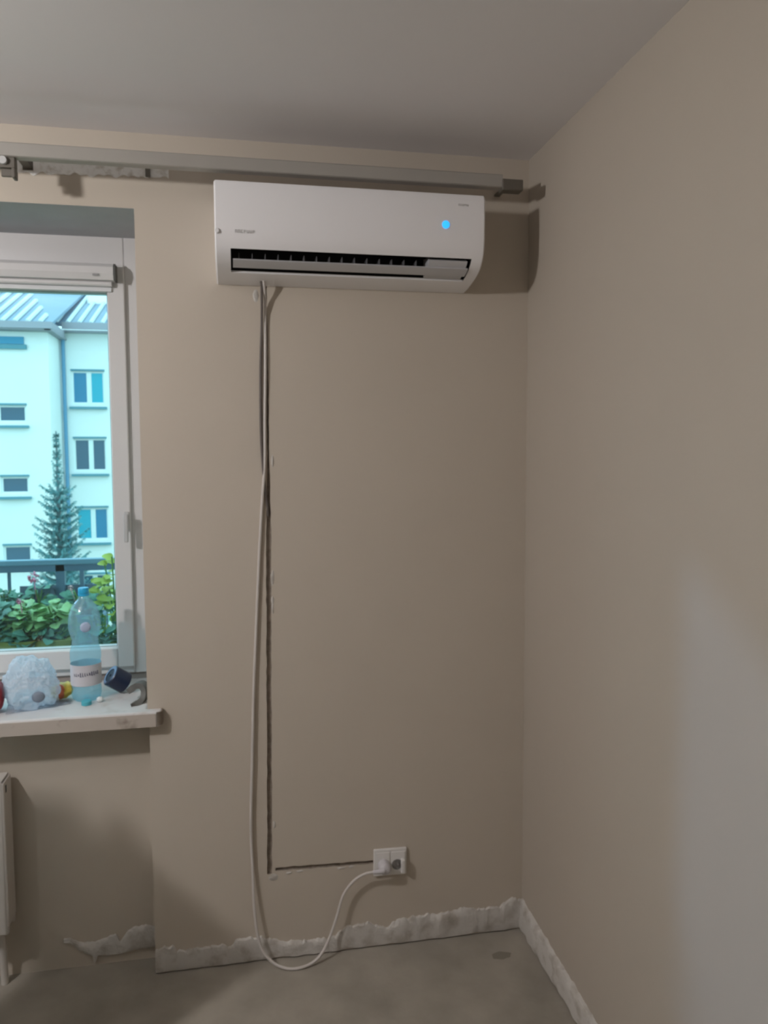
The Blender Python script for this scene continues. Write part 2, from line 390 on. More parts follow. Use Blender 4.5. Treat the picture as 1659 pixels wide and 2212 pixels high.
# outlet: fins, vane, lower vane, motor cover
bm = new()
prism(bm, [(-.168, 2.162), (-.150, 2.154), (-.130, 2.149), (-.128, 2.152), (-.150, 2.158), (-.165, 2.166)], -.932, -.252)
child('air_vane', bm, ABS2, ac, smooth=True, angle=30)
FIN = mat('grey_louvre_fin', (.16,.16,.17), .5)
for k in range(15):
    x = -.915 + k*.0365
    bm = new(); box(bm, x-.0010, x+.0010, -.150, -.10, 2.158, 2.186)
    child('louvre_fin', bm, FIN, ac)
bm = new(); prism(bm, [(-.183, 2.181), (-.165, 2.19), (-.105, 2.20), (-.105, 2.146), (-.13, 2.152), (-.160, 2.163), (-.180, 2.176)], -.372, -.258); child('closed_louvre', bm, ABS2, ac, smooth=True, angle=30)
bm = new(); lathe(bm, [(.011, 0), (.011, .0012), (.009, .0016)], n=28, mx=Matrix.Translation((-.330, -.2072, 2.276)) @ Matrix.Rotation(PI/2, 4, 'X'))
child('indicator_light', bm, LED, ac, smooth=True)['label'] = 'round glowing blue indicator light'
def strokes(bm, x0, x1, z0, z1, n, y, th, seed=1, T=None):
    """small blurred-looking letter strokes"""
    rd = random.Random(seed); wl = (x1-x0)/n
    for i in range(n):
        a = x0+i*wl+wl*.12; b = x0+(i+1)*wl-wl*.18; s = (z1-z0); t = s*.17
        k = rd.randrange(4)
        bits = [(a, a+t, z0, z1)]
        if k in (0, 1): bits.append((b-t, b, z0, z1))
        if k in (0, 2): bits.append((a, b, z0, z0+t))
        if k in (1, 2, 3): bits.append((a, b, z1-t, z1))
        if k == 3: bits.append((a, b, z0+s*.45, z0+s*.45+t))
        for (p, q, r, u) in bits: box(bm, p, q, y-th, y, r, u)
bm = new(); strokes(bm, -.926, -.870, 2.226, 2.234, 7, -.2052, .0006, 3); child('maker_lettering', bm, INK, ac)
bm = new(); strokes(bm, -.293, -.262, 2.331, 2.336, 6, -.2074, .0006, 5); child('model_lettering', bm, INK, ac)

# ------------------------------------------------------------------ curtain track
ct = thing('curtain_track', 'long grey curtain track on brackets just above the air conditioner', 'curtain track', (-1.5, -.18, 2.40))
bm = new()
prism(bm, [(-.180, 2.402), (-.180, 2.434), (-.176, 2.437), (-.150, 2.437), (-.150, 2.433), (-.172, 2.431), (-.172, 2.406), (-.150, 2.404), (-.150, 2.400), (-.176, 2.400)], -3.3, -.150)
child('track_rail', bm, TRACK, ct)
bm = new(); box(bm, -.152, -.088, -.184, -.146, 2.392, 2.424); box(bm, -.118, -.098, -.150, -.001, 2.430, 2.436); child('end_stop', bm, TRACKD, ct, bevel=.003)
for x in (-3.1, -2.3, -1.497):
    bm = new(); box(bm, x-.011, x+.011, -.150, -.001, 2.431, 2.4365); box(bm, x-.014, x+.014, -.005, -.001, 2.425, 2.47)
    child('bracket_arm', bm, TRACKD, ct)
bm = new(); box(bm, -1.530, -1.489, -.176, -.150, 2.372, 2.400); box(bm, -1.498, -1.489, -.178, -.148, 2.347, 2.372); box(bm, -1.526, -1.498, -.168, -.158, 2.352, 2.372)
hk = child('cord_lock', bm, TRACKD, ct, bevel=.002)
bm = new(); lathe(bm, [(.010, 0), (.010, .01)], n=20, mx=Matrix.Translation((-1.517, -.176, 2.388)) @ Matrix.Rotation(PI/2, 4, 'X')); child('pulley_wheel', bm, mat('pale_pulley', (.5,.5,.5), .5), hk, smooth=True)
bm = new(); box(bm, -1.177, -1.163, -.012, 0, 2.425, 2.468); o = finish('wall_clip', bm, TRACKD, wb, bevel=.002); o['label'] = 'small dark clip on the plaster scar'

# ------------------------------------------------------------------ power cable, socket
pc = thing('power_cable', 'white power cable hanging in a loop from the air conditioner to the wall socket', 'cable', (-.776, -.08, .0))
pts = [(-.846,-0.0550,2.150),(-.842,-0.0400,2.12),(-.839,-0.0088,2.05),(-.841,-0.0066,1.874),(-.8445,-0.0055,1.735),(-.847,-0.0055,1.595),(-.856,-0.0060,1.481),(-.866,-0.0066,1.339),(-.876,-0.0072,1.167),(-.884,-0.0077,1.022),(-.892,-0.0083,.876),(-.900,-0.0094,.655),(-.907,-0.0099,.461),(-.904,-0.0110,.309),(-.900,-0.0250,.17),(-.884,-0.0360,.07),(-.848,-0.0500,.022),(-.806,-0.0660,.0065),(-.765,-0.0720,.0062),(-.722,-0.0620,.012),(-.690,-0.0500,.034),(-.663,-0.0360,.075),(-.640,-0.0300,.135),(-.618,-0.0300,.205),(-.585,-0.0340,.250),(-.552,-0.0400,.272),(-.520,-0.0460,.280)]
bm = new(); tube(bm, catmull(pts, 8), .0046, 12); child('cord', bm, CORD, pc, smooth=True, angle=80)
mxp = Matrix.Translation((-.483, -.004, .282)) @ Matrix.Rotation(PI/2, 4, 'X')
bm = new(); lathe(bm, [(.0185, .0), (.0195, .012), (.0195, .030), (.017, .042), (.010, .046)], n=28, mx=mxp)
tube(bm, [Vector((-.488, -.046, .281)), Vector((-.505, -.047, .280)), Vector((-.524, -.046, .279))], .007, 12, rad=[.010, .0075, .006])
child('plug', bm, mat('pale_lilac_white_plug', (.62,.60,.63), .4), pc, smooth=True, angle=50)

dk = [(-.856,-.055,2.150),(-.850,-.04,2.12),(-.850,-.012,2.012),(-.855,-.008,1.888),(-.857,-.007,1.735),(-.855,-.006,1.623),(-.848,-.004,1.524),(-.8405,.002,1.46),(-.839,.005,1.43)]
bm = new(); tube(bm, catmull(dk, 8), .0038, 10)
tag(finish('grey_cable', bm, mat('dark_grey_cable_sheath', (.13,.11,.10), .6), smooth=True, angle=80), 'thin dark grey cable from under the air conditioner into the wall chase', 'cable')

ws = thing('wall_socket', 'white double wall socket low on the wall with the plug in its left half', 'socket', (-.46, 0, .287))
rs = Matrix.Translation((-.46, 0, .287)) @ Matrix.Rotation(math.radians(1.0), 4, 'Y') @ Matrix.Translation((.46, 0, -.287))
bm = new(); box(bm, -.515, -.405, -.010, 0, .242, .332, mx=rs); child('socket_plate', bm, SOCK, ws, bevel=.003)
bm = new(); box(bm, -.509, -.462, -.0125, -.010, .252, .322, mx=rs); box(bm, -.457, -.411, -.0125, -.010, .252, .322, mx=rs); child('insert', bm, SOCK, ws, bevel=.0015)
bm = new(); lathe(bm, [(.0175, 0), (.0175, .0008)], n=28, mx=Matrix.Translation((-.438, -.0125, .279)) @ Matrix.Rotation(PI/2, 4, 'X')); o = child('socket_well', bm, mat('shaded_socket_well', (.20,.19,.18), .6), ws)
bm = new(); lathe(bm, [(.003, 0), (.003, .016)], n=14, mx=Matrix.Translation((-.438, -.0130, .287)) @ Matrix.Rotation(PI/2, 4, 'X')); child('earth_pin', bm, mat('nickel_pin', (.5,.5,.5), .3, 1.0), ws, smooth=True)
bm = new(); box(bm, -.426, -.414, -.030, -.0125, .256, .300, mx=rs); child('socket_flap', bm, SOCK, ws, bevel=.002)

# ------------------------------------------------------------------ radiator
rd = thing('radiator', 'white panel radiator in the niche below the window, its right end showing', 'radiator', (-2.2, .03, .16))
bm = new()
y0, y1 = -.012, .006
prs = []
xs = [-2.72 + i*.0333 for i in range(34)]; xs = [x for x in xs if x < -1.64]
A = []; 
for i, x in enumerate(xs):
    A.append((x, -.028 if i % 2 else -.020))
A = [(-2.74, -.022)] + A + [(-1.632, -.022), (-1.626, -.016), (-1.626, -.006), (-2.74, -.006)]
prism(bm, A, .19, .655, axis='z'); child('front_panel', bm, RAD, rd, bevel=.003)
bm = new(); box(bm, -2.74, -1.626, .046, .060, .19, .655); child('rear_panel', bm, RAD, rd, bevel=.004)
bm = new(); box(bm, -1.630, -1.624, -.020, .058, .215, .655)
o = child('side_panel', bm, RAD, rd, bevel=.002)
bm = new(); box(bm, -1.6245, -1.6232, -.003, .006, .620, .642); child('side_slot', bm, DARK, rd)
bm = new()
box(bm, -2.74, -1.63, -.018, .056, .655, .661)
child('top_grille', bm, RAD, rd, bevel=.002)
bm = new(); tube(bm, [Vector((-1.66, .02, .19)), Vector((-1.66, .02, .165)), Vector((-1.66, .035, .10)), Vector((-1.66, .04, .001))], .011, 12); child('pipe', bm, RAD, rd, smooth=True)
for x in (-2.5, -1.85):
    bm = new(); box(bm, x-.015, x+.015, .058, .079, .25, .6); child('wall_bracket', bm, RAD, rd)

# ------------------------------------------------------------------ things on the sill
SZ = .8482
# water bottle
wbt = thing('water_bottle', 'clear pale blue plastic water bottle with a blue cap on the window sill', 'bottle', (-1.412, .139, SZ))
PET = clear('blue_pet_plastic', (.74, .93, .98), .10, .08, .22, (.62, .88, .98))
hgt = [(.030,0),(.037,.006),(.040,.02),(.040,.035),(.0385,.05),(.040,.062),(.0405,.115),(.039,.122),(.041,.132),(.041,.155),(.036,.175),(.034,.19),(.037,.205),(.0425,.225),(.043,.25),(.040,.275),(.032,.30),(.022,.318),(.0135,.328),(.0135,.345)]
hgt = [(r*(1.13 if z < .31 else 1.0), z) for r, z in hgt]
bm = new(); lathe(bm, hgt, n=40); finish('bottle_body', bm, PET, wbt, smooth=True, angle=60)
bm = new(); lathe(bm, [(.0165,.332),(.0165,.338)], n=28); lathe(bm, [(.0155,.339),(.016,.340),(.016,.354),(.0145,.357)], n=28); finish('cap', bm, mat('bright_blue_cap', (.03,.45,.80), .35), wbt, smooth=True, angle=40)
bm = new(); lathe(bm, [(.0465,.052),(.0465,.118)], n=40, cap=False); lb = finish('label_wrap', bm, mat('pale_bottle_label', (.62,.60,.64), .5, col2=(.66,.56,.50), c2lo=.5, c2hi=.65, vscale=12), wbt, smooth=True, angle=80)
bm = new(); rdm = random.Random(4)
ca = math.atan2(-2.426-.085, -.9378+1.402)
for i in range(12):
    a = ca + (-.8 + 1.6*i/11); hh = .003+.004*rdm.random(); zc = .088 + .004*(i/11)
    ct_ = Matrix.Rotation(a, 4, 'Z')
    box(bm, .0466, .0471, -.0014, .0004+.001*rdm.random(), zc-hh, zc+hh, mx=ct_)
    box(bm, .0466, .0471, -.0014, .0028, zc-hh, zc-hh+.0018, mx=ct_)
finish('label_lettering', bm, mat('navy_print', (.05,.05,.12), .6), lb)
bm = new(); mxe = Matrix.Rotation(ca+.05, 4, 'Z') @ Matrix.Translation((.0480, 0, .240)) @ Matrix.Rotation(PI/2, 4, 'Y')
lathe(bm, [(.016, 0), (.014, .0025), (.008, .004)], n=24, mx=mxe); finish('round_emblem', bm, mat('lilac_emblem', (.45,.55,.75), .5), wbt, smooth=True)

# plastic bag
bg_ = thing('plastic_bag', 'crumpled pale blue-white plastic bag lying full on the window sill', 'bag', (-1.572, .10, SZ))
bm = new(); bmesh.ops.create_icosphere(bm, subdivisions=6, radius=1.0)
for v in bm.verts:
    p = v.co.copy(); s = 1 + .22*noise.noise(p*1.3+Vector((3,1,7))) + .10*noise.noise(p*3.1) ; rdg = .16*abs(noise.noise(p*3.2+Vector((9,9,2)))) + .09*abs(noise.noise(p*7+Vector((1,4,2)))) + .05*abs(noise.noise(p*15))
    s -= rdg
    q = Vector((p.x*.078*s, p.y*.080*s, p.z*.088*s))
    q.x += .02*(1-p.z)*.5*(1 if p.x > 0 else .2)
    q.z += .066
    if q.z < .002: q.z = .002 + .001*N(q.x*80, q.y*80)
    v.co = q
finish('bag_film', bm, clear('pale_blue_polythene', (.8,.88,.95), .07, .25, .58, (.86,.89,.94)), bg_, smooth=True, angle=180)
bm = new(); bmesh.ops.create_icosphere(bm, subdivisions=3, radius=.019)
for v in bm.verts: v.co = Vector((v.co.x*1.0+.040, v.co.y*.5-.064, v.co.z*.9+.045))
finish('dark_print', bm, mat('smoky_blue_print', (.20,.24,.30), .6), bg_, smooth=True)
bm = new()
rows = []
for i in range(26):
    t = i/25; row = []
    for j in range(6):
        s = j/5; x = -.05+.17*t; y = -.045-.035*s+.07*t; z = .003+.008*abs(N(t*9, s*3))+.022*(1-s)*(1-t)
        row.append(bm.verts.new((x, y, z)))
    rows.append(row)
for i in range(25):
    for j in range(5): bm.faces.new((rows[i][j], rows[i+1][j], rows[i+1][j+1], rows[i][j+1]))
finish('bag_edge', bm, clear('grey_polythene_edge', (.8,.85,.9), .08, .3, .5, (.45,.46,.5)), bg_, smooth=True)

# small packets
def packet(name, cx, cy, L_, W_, H_, rz, m, label, cat, tilt=0.0, m2=None):
    t = thing(name, label, cat, (cx, cy, SZ), rz)
    bm = new(); bmesh.ops.create_grid(bm, x_segments=14, y_segments=10, size=.5)
    top = list(bm.verts)
    for v in top:
        x, y = v.co.x, v.co.y
        e = max(0, (1-(abs(x)*2)**3.5))*max(0, (1-(abs(y)*2)**3))
        v.co = Vector((x*L_, y*W_, H_*.5 + H_*.5*e**.5*(1+.25*N(x*5, y*5, cx*9)) + math.sin(tilt)*x*L_ + abs(math.sin(tilt))*L_*.5))
    r = bmesh.ops.duplicate(bm, geom=bm.verts[:]+bm.edges[:]+bm.faces[:])
    for v in [g for g in r['geom'] if isinstance(g, bmesh.types.BMVert)]:
        x = v.co.x/L_; base = H_*.5 + math.sin(tilt)*x*L_ + abs(math.sin(tilt))*L_*.5
        v.co.z = max(.0006, base-(v.co.z-base))
    bmesh.ops.remove_doubles(bm, verts=bm.verts, dist=.0004)
    o = finish('wrapper', bm, m, t, smooth=True, angle=70)
    if m2:
        bm = new(); bmesh.ops.create_icosphere(bm, subdivisions=3, radius=1)
        for v in bm.verts: v.co = Vector((v.co.x*L_*.24-L_*.12, v.co.y*W_*.25-W_*.30, H_*.62+v.co.z*H_*.5+abs(math.sin(tilt))*L_*.2))
        finish('printed_end', bm, m2, t, smooth=True)
    return t
packet('snack_packet', -1.487, .142, .062, .062, .048, .35, mat('yellow_packet_foil', (.55,.42,.06), .4, var=.25, vscale=30), 'small yellow and orange packet between the plastic bag and the bottle', 'packet', .18, mat('orange_print', (.55,.13,.05), .45))
packet('red_wrapper', -1.668, .062, .07, .10, .085, .2, mat('dark_red_foil', (.22,.02,.03), .4, var=.4, vscale=25), 'dark red wrapper at the left end of the sill, beside the plastic bag', 'wrapper', .1, mat('cream_print', (.5,.35,.25), .5))
# navy tape roll tilted against the frame
tr = thing('tape_roll', 'dark navy roll of tape tilted on its side near the right end of the sill', 'tape', (-1.322, .175, SZ))
def torus_roll(bm, ro, ri, hw, mx, n=40):
    lathe(bm, [(ri, -hw), (ro-.002, -hw), (ro, -hw+.002), (ro, hw-.002), (ro-.002, hw), (ri, hw), (ri, -hw)], n=n, mx=mx, cap=False)
mt = Matrix.Translation((0, 0, .0475)) @ Vector((.62, .30, -.50)).to_track_quat('Z', 'Y').to_matrix().to_4x4()
bm = new(); torus_roll(bm, .034, .022, .030, mt); finish('tape', bm, mat('navy_tape', (.012,.02,.055), .35), tr, smooth=True, angle=30)
bm = new(); torus_roll(bm, .022, .004, .0285, mt); finish('cardboard_core', bm, mat('dark_core', (.022,.024,.04), .7), tr, smooth=True, angle=30)
# grey bent strap
sp = catmull([(-1.275, .10, SZ+.030), (-1.257, .10, SZ+.044), (-1.238, .095, SZ+.048), (-1.2265, .085, SZ+.036), (-1.228, .07, SZ+.016), (-1.244, .05, SZ+.003), (-1.258, .04, SZ+.0008)], 6)
bm = new(); wv = Vector((.35, .9, 0)).normalized()*.016; prv = None
for i, p in enumerate(sp):
    t = (sp[min(i+1, len(sp)-1)]-sp[max(i-1, 0)]).normalized(); n_ = t.cross(wv).normalized()*.009
    q = [bm.verts.new(p+wv+n_), bm.verts.new(p-wv+n_), bm.verts.new(p-wv-n_), bm.verts.new(p+wv-n_)]
    if prv:
        for k in range(4): bm.faces.new((prv[k], prv[(k+1) % 4], q[(k+1) % 4], q[k]))
    else: bm.faces.new(q)
    prv = q
bm.faces.new(prv[::-1])
for v in bm.verts: v.co.z = max(v.co.z, SZ+.0002); v.co.x = min(v.co.x, -1.214)
tag(finish('bent_strap', bm, mat('dark_grey_metal_strap', (.13,.125,.115), .5, .2), smooth=True, angle=40), 'dark grey bent metal strap at the right end of the sill', 'strap')
# bottle caps lying by the bottle
bm = new(); lathe(bm, [(.014,0),(.015,.001),(.015,.012),(.013,.014)], c=(-1.402, .075, SZ), n=24); tag(finish('bottle_cap', bm, mat('turquoise_cap', (.08,.45,.55), .4), smooth=True, angle=40), 'turquoise bottle cap lying in front of the water bottle', 'bottle cap')
bm = new(); bmesh.ops.create_icosphere(bm, subdivisions=3, radius=1)
for v in bm.verts: s = 1+.25*noise.noise(v.co*2.4); v.co = Vector((v.co.x*.011*s-1.365, v.co.y*.010*s+.095, SZ+.0085+max(-.0083, v.co.z*.0085*s)))
tag(finish('paper_ball', bm, mat('white_paper', (.75,.78,.78), .8), smooth=True, angle=20), 'tiny crumpled white paper ball to the right of the turquoise cap', 'paper')

# ------------------------------------------------------------------ pendant lamp and added shadow board (left of the picture)
pl = thing('pendant_bulb', 'bare glowing globe bulb hanging from the ceiling left of the camera', 'lamp', BULB)
bm = new(); bmesh.ops.create_uvsphere(bm, u_segments=32, v_segments=16, radius=.05); finish('bulb', bm, emis('warm_white_glow', BULB_COL, BULB_STRENGTH), pl, smooth=True, angle=180)
bm = new(); lathe(bm, [(.02,.045),(.022,.05),(.022,.09),(.012,.105)], n=24); finish('lamp_holder', bm, SOCK, pl, smooth=True)
bm = new(); tube(bm, [Vector((0,0,.10)), Vector((0,0,HZ-BULB[2]-.001))], .003, 8); finish('flex', bm, CORD, pl)
bm = new(); prism(bm, [(-2.35,0), (-1.547,0), (-1.547,.969), (-1.671,1.092), (-1.741,1.165), (-1.784,1.217), (-1.828,1.296), (-1.899,1.249), (-1.899,1.325), (-1.953,1.330), (-1.98,1.347), (-1.98,.85), (-2.35,.85)], -.606, -.5935, axis='y')  # unseen board added, outline shaped to cast the stepped shadow below the window
tag(finish('shadow_board', bm, mat('grey_shadow_board', (.45,.44,.42), .9)), 'added grey board out of view, its stepped top shaped to shade the niche', 'shadow blocker')

# ------------------------------------------------------------------ outside: balcony edge and plants
SLATE = mat('blue_grey_painted_metal', (.10,.20,.30), .5)
br = thing('balcony_railing', 'blue-grey metal railing outside the window with a solid lower screen', 'railing', (-1.9, 1.15, 0))
bm = new(); box(bm, -4.2, -.4, 1.13, 1.17, 1.146, 1.170); child('top_rail', bm, mat('pale_blue_rail', (.16,.33,.45), .4), br, bevel=.004)
bm = new(); box(bm, -4.2, -.4, 1.135, 1.165, 1.118, 1.146); child('under_rail', bm, SLATE, br)
for x in (-3.4, -2.55, -1.69, -.8):
    bm = new(); box(bm, x-.018, x+.018, 1.135, 1.165, 0, 1.146); child('post', bm, SLATE, br)
bm = new(); box(bm, -1.86, -1.50, 1.152, 1.158, .12, 1.055); child('screen_panel', bm, mat('slate_screen', (.14,.22,.30), .7), br)
bm = new(); box(bm, -2.6, -2.1, 1.152, 1.158, .12, .98); child('screen_panel', bm, SLATE, br)
for x in (-1.90, -2.0, -1.44, -1.34, -1.24):
    bm = new(); box(bm, x-.006, x+.006, 1.144, 1.156, 0, 1.12); child('baluster', bm, SLATE, br)
bm = new(); box(bm, -4.4, -.2, .45, 1.25, -.12, -.001); structure(finish('balcony_slab', bm, mat('outdoor_concrete', (.4,.4,.4), .9)), 'balcony slab outside the window')

def leafmat(name, c, var=.3):
    m = mat(name, c, .5, var=var, vscale=18, spec=.3); return m
def leaf(bm, p, d, u, L_, W_, round_=False, seg=4):
    """a cupped leaf with thickness-free blade in 2xseg faces"""
    s = d.cross(u).normalized(); u = s.cross(d).normalized(); prev = None
    for i in range(seg+1):
        t = i/seg; wv = W_*(math.sin(PI*min(1, t*.92+.06)))**(.55 if round_ else .8)
        c = p + d*L_*t - u*L_*.22*t*t; a = [c - s*wv + u*wv*.35, c, c + s*wv + u*wv*.35]
        a = [bm.verts.new(q) for q in a]
        if prev:
            bm.faces.new((prev[0], prev[1], a[1], a[0])); bm.faces.new((prev[1], prev[2], a[2], a[1]))
        prev = a
def plant(name, x, y, z, rx, ry, rz_, n, L_, m, label, group, seed, flowers=(), fm=None, round_=True):
    rd_ = random.Random(seed); t = thing(name, label, 'plant', (x, y, z), 0, group)
    bm = new()
    for _ in range(7):
        a = rd_.uniform(0, 2*PI); tip = Vector((rx*.7*math.cos(a), ry*.7*math.sin(a), rz_*rd_.uniform(.6, 1.0)))
        tube(bm, catmull([(0, 0, 0), (tip.x*.3, tip.y*.3, tip.z*.5), tip], 3), .0028, 6)
    finish('stems', bm, mat('green_stem', (.12,.25,.06), .6), t)
    bm = new()
    for _ in range(n):
        a = rd_.uniform(0, 2*PI); r = math.sqrt(rd_.random()); zz = rd_.random()
        p = Vector((rx*r*math.cos(a), ry*r*math.sin(a), rz_*(.1+.9*zz)*(1-.35*r*r)))
        d = Vector((math.cos(a)*.8+rd_.uniform(-.5,.5), math.sin(a)*.8+rd_.uniform(-.5,.5), rd_.uniform(-.2,.7))).normalized()
        leaf(bm, p, d, Vector((rd_.uniform(-.5,.5), -.5+rd_.uniform(-.5,.5), 1)).normalized(), L_*rd_.uniform(.7,1.2), L_*.5*rd_.uniform(.8,1.1), round_)
    finish('leaves', bm, m, t, smooth=True, angle=180)
    for (fx, fy, fz, fr) in flowers:
        bm = new()
        for _ in range(26):
            v = Vector((rd_.gauss(0,1), rd_.gauss(0,1), rd_.gauss(0,1))).normalized()
            leaf(bm, Vector((fx,fy,fz))+v*fr*.5, v, Vector((.3,.2,1)), fr*.6, fr*.35, True, 2)
        tube(bm, [Vector((fx*.5, fy*.5, fz*.4)), Vector((fx, fy, fz))], .002, 6)
        finish('flower_head', bm, fm, t, smooth=True, angle=180)
    return t
PINK = mat('pink_petals', (.75,.28,.42), .6); PALE = mat('pale_pink_petals', (.75,.5,.5), .6)
G1 = leafmat('fresh_green_leaves', (.28,.52,.22)); G2 = leafmat('deep_green_leaves', (.12,.32,.24)); G3 = leafmat('yellow_green_leaves', (.36,.50,.08))
fb = thing('flower_box', 'olive green flower box outside the window, under the geraniums', 'planter', (-2.0, .62, .74))
bm = new(); box(bm, -2.5, -1.54, .52, .70, .76, .925); child('trough', bm, mat('dark_olive_plastic', (.05,.09,.05), .6), fb, bevel=.01)
bm = new(); frame_ring(bm, -2.51, -1.53, .51, .71, .02, .02, .02, .02, .925, .955)
for v in bm.verts: v.co = Vector((v.co.x, v.co.z, v.co.y))   # lay the ring flat
child('rim', bm, mat('yellow_olive_rim', (.22,.27,.06), .6, var=.3, vscale=12), fb)
bm = new(); box(bm, -2.48, -1.56, .54, .68, .92, .935); child('soil', bm, mat('dark_soil', (.04,.03,.02), 1), fb)
for x in (-2.35, -1.65):
    bm = new(); box(bm, x-.01, x+.01, .44, .72, .74, .755); box(bm, x-.01, x+.01, .44, .455, .6, .74); child('wall_hook', bm, SLATE, fb)
gl = [('pale green geranium with pink flower heads, leftmost in the flower box', -1.79, G2, [(-.03,-.02,.19,.022), (.0,-.06,.155,.016)], PALE),
      ('bushy bright green geranium in the middle of the flower box', -1.70, G1, [(-.01,-.04,.165,.014)], PINK),
      ('deep green geranium to the right in the flower box, behind the bottle', -1.60, G1, [], PINK)]
for i, (lb_, x, m_, fl, fm) in enumerate(gl):
    plant('geranium', x, .61, .93, .055, .06, .15, 110, .045, m_, lb_, 'geraniums in the flower box', 11+i, fl, fm)
plant('geranium', -1.655, .56, .93, .10, .05, .07, 80, .035, G2, 'low dark green geranium at the front rim of the flower box', 'geraniums in the flower box', 31)
plant('climbing_plant', -1.385, .60, .86, .06, .05, .40, 110, .040, G3, 'tall yellow-green climbing plant against the right side of the window', 'plants outside the window', 5)
plant('ivy', -1.42, .53, .80, .07, .04, .26, 90, .045, G2, 'dark green leafy plant low behind the water bottle', 'plants outside the window', 6)
plant('potted_flower', -1.90, 1.06, .94, .06, .04, .12, 80, .035, G2, 'dim green plant on the railing, at the far left', 'plants along the railing', 41)
plant('potted_flower', -1.765, 1.07, .95, .055, .04, .12, 60, .035, G2, 'plant with one pink flower head in front of the railing screen', 'plants along the railing', 42, [(-.01,-.03,.16,.024)], PINK)
plant('potted_flower', -1.60, 1.07, .95, .055, .04, .10, 45, .035, G2, 'small plant at the railing, right of the post', 'plants along the railing', 43, [(-.03,-.03,.11,.012)], PALE)
bx = thing('railing_planter', 'slate grey trough on the balcony side of the railing', 'planter', (-1.75, 1.07, .83))
bm = new(); box(bm, -2.05, -1.50, 1.01, 1.128, .83, .945); child('trough', bm, SLATE, bx, bevel=.006)
bm = new(); box(bm, -2.03, -1.52, 1.02, 1.12, .94, .95); child('soil', bm, mat('soil', (.03,.03,.03), 1), bx)
for x in (-1.95, -1.6):
    bm = new(); box(bm, x-.008, x+.008, 1.126, 1.15, .85, 1.118); child('hook', bm, SLATE, bx)

# ------------------------------------------------------------------ outside: ground, building, trees
bm = new(); box(bm, -120, 90, .46, 160, -6.9, -6.5); structure(finish('ground', bm, mat('courtyard_grass', (.10,.18,.06), 1, var=.4, vscale=.3)), 'grass courtyard ground')
REN = mat('white_render', (.86,.88,.88), .9, var=.02, vscale=.5, spec=.2)
ROOFM = mat('blue_grey_roof_sheet', (.20,.30,.42), .45, var=.1, vscale=.6)
RIB = mat('pale_roof_rib', (.62,.72,.74), .4)
FASC = mat('grey_eaves_board', (.34,.34,.40), .7)
PANES = [mat('dark_window_glass', (.03,.10,.17), .12, spec=.6), mat('cyan_curtain_glass', (.015,.40,.55), .4), mat('blue_blind_glass', (.03,.22,.40), .4)]
WFR = mat('white_window_frame', (.8,.85,.86), .5); REV = mat('blue_grey_reveal', (.12,.30,.38), .8)
bd = thing('apartment_building', 'white rendered apartment block with a ribbed metal roof across the courtyard', 'building', (-9, 34, -6.5))
# main facade at y=30, projecting wing at y=28 left of x=-7.45
XW = -7.50
bm = new(); box(bm, XW, 6, 30, 41, -6.5, 6.32)
mw = child('wall', bm, REN, bd)
bm = new(); box(bm, -30, XW, 28, 41, -6.5, 6.05); ww = child('projecting_wing', bm, REN, bd)
def hwin(x0, x1, z0, z1, y, wall, panes, rows=1, two=True, tag_=None):
    bm = new(); box(bm, x0, x1, y-.05, y+.12, z0, z1); cutter = bm
    bmesh.ops.transform(cutter, matrix=bd.matrix_world.inverted(), verts=cutter.verts)
    return (cutter, (x0, x1, z0, z1, y, panes, two))
specs_r = [hwin(-7.12,-5.90,z,z+1.28,30,mw,pp) for z, pp in ((3.60,(2,1)),(.98,(0,0)),(-1.75,(1,2)),(-4.4,(0,0)))]
specs_l = [hwin(-9.78+o*3.4+.5,-8.32+o*3.4-.0,z,z+.62,28,ww,pp,two=False) for o in (0,-1,-2,-3) for z, pp in ((2.80,(0,)),(.22,(0,)),(-2.3,(0,)))]
carve(mw, [c for c, _ in specs_r]); carve(ww, [c for c, _ in specs_l])
for c, (x0, x1, z0, z1, y, panes, two) in specs_r + specs_l:
    bm = new(); f = .07
    frame_ring(bm, x0, x1, z0, z1, f, f, f, f, .06, .11)
    for v in bm.verts: v.co = Vector((v.co.x, v.co.y + y, v.co.z))
    if two: xm = (x0+x1)/2+.03; box(bm, xm-.09, xm+.09, y+.05, y+.11, z0, z1)
    wf = child('window', bm, WFR, bd)
    parts = [(x0+f, (x0+x1)/2-.06), ((x0+x1)/2+.12, x1-f)] if two else [(x0+f, x1-f)]
    for (a, b_), pi_ in zip(parts, panes):
        bm = new(); box(bm, a, b_, y+.085, y+.10, z0+f, z1-f); bmesh.ops.transform(bm, matrix=bd.matrix_world.inverted(), verts=bm.verts)
        finish('window_pane', bm, PANES[pi_], wf)
    bm = new(); box(bm, x0-.08, x1+.08, y-.16, y+.02, z0-.20, z0-.11); child('window_sill', bm, REV, bd)
    bm = new(); box(bm, x0-.02, x1+.02, y-.03, y+.06, z1, z1+.07); child('lintel', bm, REV, bd)
# long shaded opening under the eaves of the wing
bm = new(); box(bm, -14, -8.31, 27.93, 28.01, 5.60, 5.86); child('eaves_vent', bm, mat('blue_shaded_vent', (.05,.28,.46), .6), bd)
bm = new(); box(bm, -14, -8.22, 27.88, 28.01, 5.42, 5.58); child('vent_ledge', bm, REV, bd)
bm = new(); tube(bm, [Vector((XW+.14, 29.86, 6.2)), Vector((XW+.14, 29.86, -6.4))], .07, 12); child('downpipe', bm, mat('blue_grey_pipe', (.12,.30,.48), .5), bd, smooth=True)
